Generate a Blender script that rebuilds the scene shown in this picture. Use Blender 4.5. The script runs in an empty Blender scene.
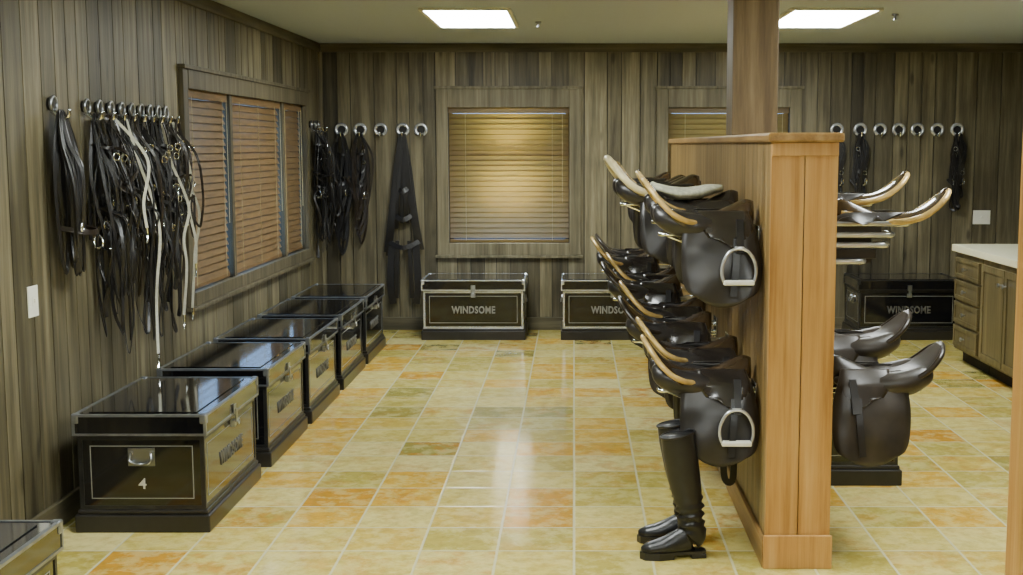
import bpy, bmesh, math, random
from mathutils import Vector, Matrix
R = random.Random(11)
COL = bpy.context.scene.collection

# ------------------------------------------------------------------ materials
def srgb(r, g, b):
    f = lambda c: (c/255/12.92) if c/255 <= 0.04045 else ((c/255+0.055)/1.055)**2.4
    return (f(r), f(g), f(b), 1)

class NT:
    def __init__(s, name):
        s.m = bpy.data.materials.new(name); s.m.use_nodes = True
        s.t = s.m.node_tree; s.n = s.t.nodes; s.l = s.t.links
        s.b = s.n['Principled BSDF']; s.out = s.n['Material Output']
    def node(s, typ, **kw):
        n = s.n.new(typ)
        for k, v in kw.items(): setattr(n, k, v)
        return n
    def link(s, a, b): s.l.new(a, b)
    def val(s, sock, v):
        if isinstance(v, bpy.types.NodeSocket): s.l.new(v, sock)
        else: sock.default_value = v
    def math(s, op, a, b=0.0):
        n = s.node('ShaderNodeMath', operation=op); s.val(n.inputs[0], a); s.val(n.inputs[1], b); return n.outputs[0]
    def mix(s, f, a, b, mode='MIX'):
        n = s.node('ShaderNodeMix', data_type='RGBA', blend_type=mode)
        s.val(n.inputs[0], f); s.val(n.inputs[6], a); s.val(n.inputs[7], b); return n.outputs[2]
    def ramp(s, f, stops, const=False):
        n = s.node('ShaderNodeValToRGB'); e = n.color_ramp.elements
        while len(e) > 1: e.remove(e[-1])
        e[0].position = stops[0][0]; e[0].color = stops[0][1]
        for p, c in stops[1:]:
            x = e.new(p); x.color = c
        if const: n.color_ramp.interpolation = 'CONSTANT'
        s.val(n.inputs[0], f); return n.outputs[0]
    def noise(s, vec, scale, detail=4, rough=0.55):
        n = s.node('ShaderNodeTexNoise'); s.link(vec, n.inputs['Vector'])
        n.inputs['Scale'].default_value = scale; n.inputs['Detail'].default_value = detail
        n.inputs['Roughness'].default_value = rough; return n.outputs[0]
    def mapped(s, scale, coord='Object'):
        tc = s.node('ShaderNodeTexCoord'); mp = s.node('ShaderNodeMapping')
        s.link(tc.outputs[coord], mp.inputs[0]); mp.inputs['Scale'].default_value = scale; return mp.outputs[0]
    def bump(s, h, strength=0.2, dist=0.01):
        n = s.node('ShaderNodeBump'); s.link(h, n.inputs['Height'])
        n.inputs['Strength'].default_value = strength; n.inputs['Distance'].default_value = dist
        s.link(n.outputs[0], s.b.inputs['Normal'])

def wood(name, dark, mid, light, axis='z', tonevar=(0.5, 1.35), rough=0.55, use_tone=True, spec=0.4, fine=14, knots=False):
    m = NT(name)
    sc = {'z': (fine, fine, 0.9), 'y': (fine, 0.9, fine), 'x': (0.9, fine, fine)}[axis]
    v = m.mapped(sc)
    if use_tone:
        at = m.node('ShaderNodeAttribute', attribute_name='tone')
        add = m.node('ShaderNodeVectorMath', operation='ADD')
        cmb = m.node('ShaderNodeCombineXYZ')
        k = m.math('MULTIPLY', at.outputs['Fac'], 57.0)
        for i in range(3): m.link(k, cmb.inputs[i])
        m.link(v, add.inputs[0]); m.link(cmb.outputs[0], add.inputs[1]); v = add.outputs[0]
    n1 = m.noise(v, 1.0, 7, 0.68); n2 = m.noise(m.mapped((2, 2, 2)), 1.0, 2)
    f = m.math('ADD', m.math('MULTIPLY', n1, 0.78), m.math('MULTIPLY', n2, 0.22))
    c = m.ramp(f, [(0.36, dark), (0.5, mid), (0.64, light)])
    if knots:
        kv = m.mapped((5.5, 5.5, 1.9)); vo = m.node('ShaderNodeTexVoronoi'); m.link(kv, vo.inputs['Vector']); vo.inputs['Scale'].default_value = 1.0
        kf = m.node('ShaderNodeMapRange'); m.link(vo.outputs['Distance'], kf.inputs[0]); kf.inputs[1].default_value = 0.05; kf.inputs[2].default_value = 0.13
        kf.inputs[3].default_value = 0.65; kf.inputs[4].default_value = 0.0
        c = m.mix(kf.outputs[0], c, tuple(x*.35 for x in dark[:3])+(1,))
    if use_tone:
        mr = m.node('ShaderNodeMapRange'); m.link(at.outputs['Fac'], mr.inputs[0])
        mr.inputs[3].default_value = tonevar[0]; mr.inputs[4].default_value = tonevar[1]
        cc = m.node('ShaderNodeCombineXYZ')
        for i in range(3): m.link(mr.outputs[0], cc.inputs[i])
        c = m.mix(1.0, c, cc.outputs[0], 'MULTIPLY')
    m.link(c, m.b.inputs['Base Color']); m.b.inputs['Roughness'].default_value = rough
    m.b.inputs['Specular IOR Level'].default_value = spec
    m.bump(n1, 0.25, 0.004); return m.m

def simple(name, col, rough=0.5, metal=0.0, var=0.15, scale=20, coat=0.0, bump=0.0, spec=0.5):
    m = NT(name); n = m.noise(m.mapped((1, 1, 1)), scale, 3)
    d = tuple(c*(1-var) for c in col[:3])+(1,); l = tuple(min(1, c*(1+var)) for c in col[:3])+(1,)
    m.link(m.ramp(n, [(0.3, d), (0.7, l)]), m.b.inputs['Base Color'])
    m.b.inputs['Roughness'].default_value = rough; m.b.inputs['Metallic'].default_value = metal
    m.b.inputs['Coat Weight'].default_value = coat; m.b.inputs['Coat Roughness'].default_value = 0.08
    m.b.inputs['Specular IOR Level'].default_value = spec
    if bump: m.bump(n, bump, 0.002)
    return m.m

M = {}
M['barn'] = wood('barn_boards', srgb(64, 58, 42), srgb(98, 91, 69), srgb(130, 122, 97), 'z', (0.40, 1.5), 0.5, fine=18, knots=True)
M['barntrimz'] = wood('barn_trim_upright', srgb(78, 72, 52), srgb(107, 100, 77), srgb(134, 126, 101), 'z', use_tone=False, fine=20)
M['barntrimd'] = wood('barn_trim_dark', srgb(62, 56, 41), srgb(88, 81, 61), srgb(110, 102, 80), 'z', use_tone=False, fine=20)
M['barntrimy'] = wood('barn_trim_along', srgb(62, 57, 42), srgb(87, 81, 61), srgb(110, 103, 81), 'y', use_tone=False)
M['barntrimx'] = wood('barn_trim_across', srgb(62, 57, 42), srgb(87, 81, 61), srgb(110, 103, 81), 'x', use_tone=False)
M['fir'] = wood('fir_upright', srgb(154, 110, 54), srgb(186, 141, 78), srgb(202, 161, 100), 'z', (0.9, 1.08), 0.4, fine=24)
M['fircap'] = wood('fir_cap', srgb(124, 94, 50), srgb(157, 122, 71), srgb(181, 147, 94), 'y', use_tone=False, rough=0.4)
M['firwall'] = wood('fir_planks', srgb(98, 76, 40), srgb(132, 106, 62), srgb(158, 131, 84), 'z', (0.8, 1.15), 0.42)
M['column'] = wood('column_wood', srgb(78, 62, 40), srgb(105, 87, 58), srgb(127, 108, 77), 'z', use_tone=False, rough=0.45)
M['cab'] = wood('cabinet_wood', srgb(70, 62, 40), srgb(96, 87, 59), srgb(118, 108, 78), 'z', use_tone=False, rough=0.4)
M['ceil'] = simple('ceiling_paint', srgb(178, 190, 206), 0.9, 0, 0.03, 60, bump=0.1)
M['lacq'] = simple('black_lacquer', (0.006, 0.006, 0.007, 1), 0.07, 0, 0.3, 6, coat=0.7)
M['plinth'] = simple('plinth_black', (0.020, 0.018, 0.016, 1), 0.3, 0, 0.3, 8)
M['pewter'] = simple('brushed_metal_edging', (0.72, 0.76, 0.84, 1), 0.24, 0.75, 0.12, 14)
M['framedark'] = simple('dark_frame_edging', (0.036, 0.036, 0.036, 1), 0.28, 0.5, 0.3, 14)
M['pewterdark'] = simple('darker_metal_edging', (0.30, 0.32, 0.35, 1), 0.28, 0.8, 0.3, 14)  # edging metal in a darker, more uneven grey
M['chrome'] = simple('polished_chrome', (0.86, 0.90, 0.95, 1), 0.12, 1.0, 0.04, 10)
M['alu'] = simple('bright_nickel', (0.64, 0.67, 0.7, 1), 0.2, 0.65, 0.08, 10)
M['steel'] = simple('dull_steel', (0.40, 0.42, 0.45, 1), 0.3, 1.0, 0.1, 10)
M['letter'] = simple('silver_lettering', (0.22, 0.22, 0.21, 1), 0.45, 0.3, 0.1, 10)
M['letterdim'] = simple('darker_lettering', (0.11, 0.11, 0.10, 1), 0.45, 0.3, 0.1, 10)  # trunk letters in a darker grey
M['pin'] = simple('pinstripe_paint', (0.28, 0.28, 0.26, 1), 0.4, 0.2, 0.1, 10)
M['blk'] = simple('black_leather', (0.009, 0.008, 0.008, 1), 0.38, 0, 0.4, 40, bump=0.2)
M['brn'] = simple('dark_brown_leather', (0.022, 0.016, 0.011, 1), 0.3, 0, 0.35, 30, bump=0.15)
M['sad'] = simple('saddle_leather', (0.019, 0.015, 0.012, 1), 0.2, 0, 0.3, 10, coat=0.35, bump=0.1)
M['sadflap'] = simple('flap_leather', (0.024, 0.021, 0.019, 1), 0.33, 0, 0.35, 9, bump=0.25)
M['sadseat'] = simple('brown_seat_leather', (0.048, 0.030, 0.014, 1), 0.2, 0, 0.3, 12, coat=0.4, bump=0.1)
M['worn'] = simple('worn_brown_leather', (0.032, 0.026, 0.020, 1), 0.38, 0, 0.35, 10, bump=0.25)
M['worn2'] = simple('worn_seat_leather', (0.026, 0.019, 0.013, 1), 0.36, 0, 0.35, 10, bump=0.15)
M['tan'] = simple('tan_leather', (0.54, 0.37, 0.13, 1), 0.26, 0.15, 0.25, 20, coat=0.3)
M['cream'] = simple('cream_leather', (0.64, 0.55, 0.30, 1), 0.3, 0, 0.15, 20, coat=0.2)
M['white'] = simple('white_webbing', (0.62, 0.61, 0.50, 1), 0.7, 0, 0.1, 80)
M['plate'] = simple('ivory_plastic', (0.8, 0.8, 0.7, 1), 0.4, 0, 0.03, 10)
M['fleece'] = simple('fleece', (0.5, 0.5, 0.38, 1), 0.95, 0, 0.25, 60, bump=0.8)
M['counter'] = simple('counter_laminate', srgb(205, 202, 172), 0.35, 0, 0.06, 90)
M['dark'] = simple('dark_void', (0.012, 0.010, 0.007, 1), 0.9, 0, 0.2, 10)
M['boot'] = simple('boot_leather', (0.011, 0.011, 0.012, 1), 0.34, 0, 0.3, 12, bump=0.3)
M['sash'] = simple('sash_paint', (0.05, 0.045, 0.04, 1), 0.5, 0, 0.1, 10)

def blind_mat(name, a, b, tcol, f):
    m = NT(name); n = m.noise(m.mapped((6, 6, 30)), 1.0, 4)
    c = m.ramp(n, [(0.3, a), (0.7, b)])
    m.link(c, m.b.inputs['Base Color']); m.b.inputs['Roughness'].default_value = 0.4
    tr = m.node('ShaderNodeBsdfTranslucent'); tr.inputs[0].default_value = tcol
    mx = m.node('ShaderNodeMixShader'); mx.inputs[0].default_value = f
    m.link(m.b.outputs[0], mx.inputs[1]); m.link(tr.outputs[0], mx.inputs[2]); m.link(mx.outputs[0], m.out.inputs[0])
    return m.m
M['blind'] = blind_mat('blind_slat_wood', srgb(78, 58, 34), srgb(112, 86, 52), srgb(228, 208, 142), .25)
M['blindred'] = blind_mat('blind_slat_tan_brown', srgb(96, 74, 46), srgb(132, 104, 68), srgb(220, 196, 140), .10)

def glass_mat():
    m = NT('window_glass')
    t = m.node('ShaderNodeBsdfTransparent'); t.inputs[0].default_value = (0.92, 0.95, 0.95, 1)
    g = m.node('ShaderNodeBsdfGlossy'); g.inputs['Roughness'].default_value = 0.02
    mx = m.node('ShaderNodeMixShader'); mx.inputs[0].default_value = 0.06
    m.link(t.outputs[0], mx.inputs[1]); m.link(g.outputs[0], mx.inputs[2]); m.link(mx.outputs[0], m.out.inputs[0])
    return m.m
M['glass'] = glass_mat()

def emis(name, col, st):
    m = NT(name); e = m.node('ShaderNodeEmission'); e.inputs[0].default_value = col; e.inputs[1].default_value = st
    m.link(e.outputs[0], m.out.inputs[0]); return m.m
M['lamp'] = emis('light_diffuser', (0.95, 1.0, 0.97, 1), 46.0)

def floor_mat():
    m = NT('slate_tiles'); T = 0.305
    tc = m.node('ShaderNodeTexCoord'); sp = m.node('ShaderNodeSeparateXYZ'); m.link(tc.outputs['Object'], sp.inputs[0])
    u = m.math('DIVIDE', sp.outputs[0], T); v = m.math('DIVIDE', m.math('SUBTRACT', sp.outputs[1], 4.81), T)
    fu = m.math('FLOOR', u); fv = m.math('FLOOR', v)
    cb = m.node('ShaderNodeCombineXYZ'); m.link(fu, cb.inputs[0]); m.link(fv, cb.inputs[1])
    wn = m.node('ShaderNodeTexWhiteNoise'); m.link(cb.outputs[0], wn.inputs['Vector'])
    r = wn.outputs['Value']
    sv = m.node('ShaderNodeVectorMath', operation='SCALE'); m.link(wn.outputs['Color'], sv.inputs[0]); sv.inputs['Scale'].default_value = 40
    av = m.node('ShaderNodeVectorMath', operation='ADD'); m.link(tc.outputs['Object'], av.inputs[0]); m.link(sv.outputs[0], av.inputs[1])
    n1 = m.noise(av.outputs[0], 5.5, 6, 0.66); n2 = m.noise(av.outputs[0], 20.0, 6, 0.7); n3 = m.noise(av.outputs[0], 9.0, 6, .7)
    base = m.ramp(r, [(0.0, srgb(212, 194, 104)), (0.2, srgb(188, 174, 86)), (0.38, srgb(220, 204, 122)), (0.55, srgb(210, 184, 88)),
                      (0.68, srgb(216, 172, 60)), (0.80, srgb(204, 150, 44)), (0.87, srgb(158, 150, 74)), (0.94, srgb(226, 212, 140))], True)
    f1 = m.ramp(n1, [(0.46, (0, 0, 0, 1)), (0.60, (1, 1, 1, 1))])
    amt = m.math('MULTIPLY', f1, m.math('ADD', m.math('MULTIPLY', m.math('POWER', wn.outputs['Color'], 3.0), 0.9), 0.10))
    c = m.mix(amt, base, srgb(196, 124, 20))
    f2 = m.ramp(n2, [(0.42, (0, 0, 0, 1)), (0.64, (1, 1, 1, 1))])
    c = m.mix(m.math('MULTIPLY', f2, 0.38), c, srgb(134, 120, 46))
    f3 = m.ramp(n3, [(0.46, (0, 0, 0, 1)), (0.58, (1, 1, 1, 1))])
    c = m.mix(m.math('MULTIPLY', f3, 0.36), c, srgb(236, 224, 152))
    def edge(x):
        fr = m.math('FRACT', x); return m.math('MINIMUM', fr, m.math('SUBTRACT', 1.0, fr))
    e = m.math('MINIMUM', edge(u), edge(v))
    e = m.math('ADD', e, m.math('MULTIPLY', m.math('SUBTRACT', n2, 0.5), 0.02))
    g = m.node('ShaderNodeMapRange'); m.link(e, g.inputs[0]); g.inputs[1].default_value = 0.011; g.inputs[2].default_value = 0.022
    c = m.mix(g.outputs[0], srgb(212, 206, 160), c)
    m.link(c, m.b.inputs['Base Color'])
    rr = m.math('ADD', m.math('MULTIPLY', n2, 0.12), 0.0)
    m.link(rr, m.b.inputs['Roughness']); m.b.inputs['Specular IOR Level'].default_value = 0.55
    h = m.math('ADD', m.math('MULTIPLY', g.outputs[0], 0.5), m.math('MULTIPLY', n1, 1.4))
    m.bump(h, 0.28, 0.007); return m.m
M['floor'] = floor_mat()

# ------------------------------------------------------------------ mesh helpers
def finish(bm, name, mat, smooth=False):
    bmesh.ops.recalc_face_normals(bm, faces=bm.faces[:])
    me = bpy.data.meshes.new(name); bm.to_mesh(me); bm.free()
    me.materials.append(mat)
    if smooth:
        for p in me.polygons: p.use_smooth = True
    return me
def box(bm, x0, x1, y0, y1, z0, z1, P=None, bev=0.0, tone=None):
    vs = []
    for z in (z0, z1):
        for (x, y) in ((x0, y0), (x1, y0), (x1, y1), (x0, y1)):
            vs.append(bm.verts.new(P(x, y, z) if P else (x, y, z)))
    idx = [(0, 3, 2, 1), (4, 5, 6, 7), (0, 1, 5, 4), (1, 2, 6, 5), (2, 3, 7, 6), (3, 0, 4, 7)]
    fs = [bm.faces.new([vs[i] for i in f]) for f in idx]
    if tone is not None:
        L = bm.faces.layers.float.get('tone') or bm.faces.layers.float.new('tone')
        for f in fs: f[L] = tone
    if bev:
        es = list({e for f in fs for e in f.edges})
        bmesh.ops.bevel(bm, geom=es, offset=bev, segments=2, affect='EDGES', profile=0.5)
def catmull(pts, n=6, closed=False):
    pts = [Vector(p) for p in pts]; N = len(pts); out = []
    rng = N if closed else N-1
    for i in range(rng):
        if closed: p0, p1, p2, p3 = pts[(i-1) % N], pts[i], pts[(i+1) % N], pts[(i+2) % N]
        else: p0, p1, p2, p3 = pts[max(i-1, 0)], pts[i], pts[i+1], pts[min(i+2, N-1)]
        for k in range(n):
            t = k/n
            out.append(0.5*((2*p1)+(-p0+p2)*t+(2*p0-5*p1+4*p2-p3)*t*t+(-p0+3*p1-3*p2+p3)*t**3))
    if not closed: out.append(pts[-1])
    return out
def rings_to_mesh(bm, rings, closed):
    n = len(rings); k = len(rings[0])
    for i in range(n if closed else n-1):
        a, b = rings[i], rings[(i+1) % n]
        for j in range(k): bm.faces.new((a[j], a[(j+1) % k], b[(j+1) % k], b[j]))
    if not closed:
        bm.faces.new(rings[0]); bm.faces.new(list(reversed(rings[-1])))
def sweep(bm, pts, sec, ref=(0, -1, 0), closed=False, n=6):
    P = catmull(pts, n, closed); N = len(P); rings = []; ref = Vector(ref)
    for i, p in enumerate(P):
        t = (P[(i+1) % N]-P[i-1]) if closed else (P[min(i+1, N-1)]-P[max(i-1, 0)])
        if t.length < 1e-7: t = Vector((0, 0, 1))
        t.normalize(); s = t.cross(ref)
        if s.length < 1e-3: s = t.cross(Vector((0.3, 0.2, 1)))
        s.normalize(); nn = s.cross(t).normalized()
        rings.append([bm.verts.new(p+s*a+nn*b) for a, b in sec(i/max(1, N-1))])
    rings_to_mesh(bm, rings, closed)
def strap(bm, pts, w=0.018, t=0.004, ref=(0, -1, 0), closed=False, n=6):
    q = [(-w/2, -t/2), (w/2, -t/2), (w/2, t/2), (-w/2, t/2)]
    sweep(bm, pts, lambda s: q, ref, closed, n)
def tube(bm, pts, r, ref=(0.1, -1, 0.05), closed=False, n=6, seg=8):
    q = [(r*math.cos(2*math.pi*k/seg), r*math.sin(2*math.pi*k/seg)) for k in range(seg)]
    sweep(bm, pts, lambda s: q, ref, closed, n)
def lerp_list(xs, s):
    f = s*(len(xs)-1); i = min(int(f), len(xs)-2); return xs[i]+(xs[i+1]-xs[i])*(f-i)
def loft(bm, pts, ra, rb, ref, n=5, seg=16):
    def sec(s):
        a, b = lerp_list(ra, s), lerp_list(rb, s)
        return [(a*math.cos(2*math.pi*k/seg), b*math.sin(2*math.pi*k/seg)) for k in range(seg)]
    sweep(bm, pts, sec, ref, False, n)
def circle(c, r, ax1, ax2, n=10, a0=0, a1=2*math.pi, closed=True):
    c, ax1, ax2 = Vector(c), Vector(ax1), Vector(ax2); m = n if closed else n-1
    return [c+ax1*(r*math.cos(a0+(a1-a0)*i/m))+ax2*(r*math.sin(a0+(a1-a0)*i/m)) for i in range(n)]
def mk(name, mat, fn, smooth=False):
    bm = bmesh.new(); fn(bm); return finish(bm, name, mat, smooth)
def sobj(name, me, kind='structure', **kw):
    o = bpy.data.objects.new(name, me); COL.objects.link(o)
    if kind: o['kind'] = kind
    for k, v in kw.items(): o[k] = v
    return o
def thing(name, parts, loc, rz=0, label='', category='', group=None, scale=1.0):
    e = bpy.data.objects.new(name, None); e.empty_display_size = 0.1; COL.objects.link(e)
    e.location = loc; e.rotation_euler = (0, 0, rz); e.scale = (scale,)*3
    e['label'] = label; e['category'] = category
    if group: e['group'] = group
    objs = []
    for pn, me, par, lb in parts:
        o = bpy.data.objects.new(pn, me); COL.objects.link(o)
        o.parent = e if par is None else objs[par]
        if lb: o['label'] = lb
        objs.append(o)
    return e
def text_mesh(body, width, height, mat, depth=0.002, bold=0.03):
    cu = bpy.data.curves.new('txt', 'FONT'); cu.body = body; cu.extrude = 0.02; cu.resolution_u = 3
    cu.align_x = 'CENTER'; cu.align_y = 'CENTER'; cu.offset = bold; cu.space_character = 1.1
    o = bpy.data.objects.new('txt', cu); COL.objects.link(o)
    dg = bpy.context.evaluated_depsgraph_get(); me = bpy.data.meshes.new_from_object(o.evaluated_get(dg))
    bpy.data.objects.remove(o)
    xs = [v.co.x for v in me.vertices]; ys = [v.co.y for v in me.vertices]
    cx, cy = (max(xs)+min(xs))/2, (max(ys)+min(ys))/2; sx = width/(max(xs)-min(xs)); sy = height/(max(ys)-min(ys))
    for v in me.vertices:
        v.co = Vector(((v.co.x-cx)*sx, v.co.z/0.02*depth, (v.co.y-cy)*sy))
    me.materials.clear(); me.materials.append(mat); return me
def shifted(me, M4):
    m2 = me.copy(); m2.transform(M4); return m2

# ------------------------------------------------------------------ room shell
XL, XR, YB, YF, H = -2.18, 3.9, 10.8, -1.6, 2.46
Pb = lambda u, d, z: (u, YB+d, z)
Pl = lambda u, d, z: (XL-d, u, z)
Pr = lambda u, d, z: (XR+d, u, z)
Pf = lambda u, d, z: (u, YF-d, z)

def board_wall(name, P, u0, u1, z0, z1, ops, wmin, wmax, mat, back=0.12, seed=1, gap=0.0045):
    rr = random.Random(seed); bm = bmesh.new(); bm.faces.layers.float.new('tone')
    u = u0
    while u < u1-1e-4:
        w = rr.choice([wmin, wmin, (wmin+wmax)/2, wmax])*rr.uniform(0.9, 1.1); b = min(u1, u+w)
        if u1-b < wmin*0.5: b = u1
        tone = min(1, max(0, rr.gauss(0.48, 0.27)))
        cuts = sorted({u, b} | {e for o in ops for e in o[:2] if u < e < b})
        for a, c in zip(cuts[:-1], cuts[1:]):
            ivs = [(z0, z1)]
            for (o0, o1, oz0, oz1) in ops:
                if a >= o0-1e-6 and c <= o1+1e-6:
                    nv = []
                    for (p, q) in ivs:
                        if oz0 > p: nv.append((p, min(q, oz0)))
                        if oz1 < q: nv.append((max(p, oz1), q))
                    ivs = nv
            ga = gap if a == u else 0; gc = gap if c == b else 0
            for (p, q) in ivs:
                if q-p > 0.001: box(bm, a+ga, c-gc, 0, 0.014, p, q, P, tone=tone)
        u = b
    us = sorted({u0, u1} | {e for o in ops for e in o[:2]}); zs = sorted({z0, z1} | {e for o in ops for e in o[2:]})
    for a, c in zip(us[:-1], us[1:]):
        for p, q in zip(zs[:-1], zs[1:]):
            mu, mz = (a+c)/2, (p+q)/2
            if any(o[0] < mu < o[1] and o[2] < mz < o[3] for o in ops): continue
            box(bm, a, c, 0.0142, back, p, q, P, tone=0.0)
    return sobj(name, finish(bm, name, mat))

W1 = (-1.086, -0.034, 0.753, 1.925); W2 = (0.80, 1.852, 0.753, 1.925)
L1 = (7.05, 7.955, 0.76, 1.92); L2 = (8.005, 9.385, 0.76, 1.92); L3 = (9.435, 10.14, 0.76, 1.92)
board_wall('wall_back', Pb, XL-0.12, XR+0.12, 0, H, [W1, W2], 0.11, 0.19, M['barn'], seed=5)
board_wall('wall_left', Pl, YF, YB, 0, H, [L1, L2, L3], 0.13, 0.24, M['barn'], seed=9)
board_wall('wall_right', Pr, YF, YB, 0, H, [], 0.13, 0.22, M['barn'], seed=3)
board_wall('wall_front', Pf, XL-0.12, XR+0.12, 0, H, [], 0.14, 0.2, M['barn'], seed=4)
sobj('floor', mk('floor', M['floor'], lambda bm: box(bm, XL-0.12, XR+0.12, YF-0.12, YB+0.12, -0.06, 0)))
sobj('ceiling', mk('ceiling', M['ceil'], lambda bm: box(bm, XL-0.12, XR+0.12, YF-0.12, YB+0.12, H, H+0.06)))
sobj('baseboard_back', mk('bb', M['barntrimx'], lambda bm: box(bm, XL+0.02, XR-0.02, -0.02, -0.0002, 0, 0.11, Pb, 0.004)))
sobj('baseboard_left', mk('bl', M['barntrimy'], lambda bm: box(bm, YF, YB-0.001, -0.02, -0.0002, 0, 0.11, Pl, 0.004)))
sobj('baseboard_right', mk('br', M['barntrimy'], lambda bm: box(bm, YF, YB-0.001, -0.02, -0.0002, 0, 0.11, Pr, 0.004)))
sobj('trim_1', mk('tb', M['barntrimx'], lambda bm: box(bm, XL+0.026, XR-0.026, -0.025, -0.0002, H-0.075, H-0.001, Pb, 0.006)))
sobj('trim_2', mk('tl', M['barntrimy'], lambda bm: box(bm, YF, YB-0.001, -0.025, -0.0002, H-0.075, H-0.001, Pl, 0.006)))
sobj('trim_3', mk('tr', M['barntrimy'], lambda bm: box(bm, YF, YB-0.001, -0.025, -0.0002, H-0.075, H-0.001, Pr, 0.006)))

# ------------------------------------------------------------------ windows
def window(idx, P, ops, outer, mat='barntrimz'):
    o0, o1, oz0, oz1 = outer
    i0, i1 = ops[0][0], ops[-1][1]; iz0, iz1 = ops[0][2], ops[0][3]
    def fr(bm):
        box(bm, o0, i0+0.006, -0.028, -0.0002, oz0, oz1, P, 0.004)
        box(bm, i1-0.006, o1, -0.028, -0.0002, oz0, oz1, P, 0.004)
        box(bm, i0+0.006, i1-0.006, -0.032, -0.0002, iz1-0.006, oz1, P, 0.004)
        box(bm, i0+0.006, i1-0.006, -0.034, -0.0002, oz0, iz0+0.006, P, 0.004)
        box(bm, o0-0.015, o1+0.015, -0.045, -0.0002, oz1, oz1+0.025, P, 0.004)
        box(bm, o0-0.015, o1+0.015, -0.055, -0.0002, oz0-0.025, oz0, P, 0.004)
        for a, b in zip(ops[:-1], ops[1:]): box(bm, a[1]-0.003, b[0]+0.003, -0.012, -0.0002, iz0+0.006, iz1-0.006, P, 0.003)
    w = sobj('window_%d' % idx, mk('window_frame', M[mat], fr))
    def sash(bm):
        for (a, b, c, d) in ops:
            f = 0.04
            box(bm, a, a+f, 0.085, 0.115, c, d, P); box(bm, b-f, b, 0.085, 0.115, c, d, P)
            box(bm, a+f, b-f, 0.085, 0.115, c, c+f, P); box(bm, a+f, b-f, 0.085, 0.115, d-f, d, P)
            zm = c+(d-c)*0.66
            box(bm, a+f, b-f, 0.07, 0.115, zm-0.025, zm+0.025, P)
    s = sobj('sash', mk('sash', M['sash'], sash), None); s.parent = w
    def gl(bm):
        for (a, b, c, d) in ops: box(bm, a+0.03, b-0.03, 0.098, 0.102, c+0.03, d-0.03, P)
    g = sobj('glass_pane', mk('glass_pane', M['glass'], gl), None); g.parent = w
window(1, Pb, [W1], (-1.18, 0.06, 0.655, 2.075))
window(2, Pb, [W2], (0.705, 1.945, 0.655, 2.075))
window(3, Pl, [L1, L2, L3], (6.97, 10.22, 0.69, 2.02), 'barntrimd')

def blind(P, op, label, ang=66, side=0.008, mat='blind', dep=0.0):
    a, b, c, d = op; a += side; b -= side; c += 0.004; d -= 0.004
    head = mk('headrail', M[mat], lambda bm: box(bm, a, b, 0.012-dep, 0.062-dep, d-0.05, d, P, 0.003))
    def sl(bm):
        z = d-0.075; cs, sn = math.cos(math.radians(ang))*0.025, math.sin(math.radians(ang))*0.025
        while z > c+0.05:
            vs = []
            for (dd, dz) in ((-cs, -sn), (cs, sn)):
                for t in (-0.0015, 0.0015):
                    vs.append((0.038-dep+dd+t*0.8, z+dz-t*0.6))
            pr = [vs[0], vs[1], vs[3], vs[2]]
            A = [bm.verts.new(P(a+0.003, q[0], q[1])) for q in pr]; B = [bm.verts.new(P(b-0.003, q[0], q[1])) for q in pr]
            for k in range(4): bm.faces.new((A[k], A[(k+1) % 4], B[(k+1) % 4], B[k]))
            bm.faces.new(A); bm.faces.new(B[::-1]); z -= 0.0445
    slats = mk('slats', M[mat], sl)
    rail = mk('bottom_rail', M[mat], lambda bm: box(bm, a+0.003, b-0.003, 0.024-dep, 0.052-dep, c+0.004, c+0.03, P, 0.003))
    def cords(bm):
        n = 2 if b-a < 1.2 else 3
        for k in range(n):
            u = a+(b-a)*(0.14+0.72*k/(n-1)); box(bm, u-0.0015, u+0.0015, 0.009-dep, 0.011-dep, c+0.02, d-0.04, P)
        box(bm, b-0.06, b-0.057, 0.0-dep, 0.003-dep, c+0.35, d-0.04, P)
    co = mk('lift_cord', M['cream'], cords)
    o = Vector(P((a+b)/2, 0.03, c)); T = Matrix.Translation(-o)
    for me in (head, slats, rail, co): me.transform(T)
    thing('window_blind', [('headrail', head, None, None), ('slats', slats, None, None), ('bottom_rail', rail, None, None), ('lift_cord', co, None, None)],
          o, 0, label, 'blind', 'wooden slat blinds')
blind(Pb, W1, 'brown wooden slat blind glowing with daylight, closed')
blind(Pb, W2, 'brown wooden slat blind partly hidden behind partition')
blind(Pl, L1, 'closed tan-brown wooden blind beside hanging bridles', side=0.022, mat='blindred', ang=66, dep=.012)
blind(Pl, L2, 'wide closed tan-brown wooden blind in middle of window bank', side=0.022, mat='blindred', ang=66, dep=.012)
blind(Pl, L3, 'narrow closed tan-brown wooden blind near room corner', side=.01, mat='blindred')

# ------------------------------------------------------------------ partition
PX0, PX1, PY0, PY1, PZ = 0.73, 0.966, 4.61, 9.45, 1.61
board_wall('wall_partition', lambda u, d, z: (PX0+d, u, z), PY0+0.03, PY1, 0, PZ, [], 0.09, 0.14, M['firwall'], back=0.22, seed=8, gap=0.002)
board_wall('wall_partition_reverse', lambda u, d, z: (PX1-d, u, z), PY0+0.03, PY1, 0, PZ, [], 0.09, 0.14, M['firwall'], back=0.0150, seed=12, gap=0.002)
def endb(bm):
    bm.faces.layers.float.new('tone')
    box(bm, PX0-0.004, 0.846, PY0, PY0+0.029, 0.0, PZ-0.0005, tone=0.45)
    box(bm, 0.850, PX1+0.004, PY0, PY0+0.029, 0.0, PZ-0.0005, tone=0.75)
    box(bm, PX0-0.012, PX1+0.012, PY0-0.014, PY0-0.0002, 0.0, 0.13, bev=0.003, tone=0.8)
    box(bm, PX0-0.004, PX1+0.004, PY0-0.01, PY0-0.0002, PZ-0.05, PZ-0.0005, bev=0.003, tone=0.3)
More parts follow.
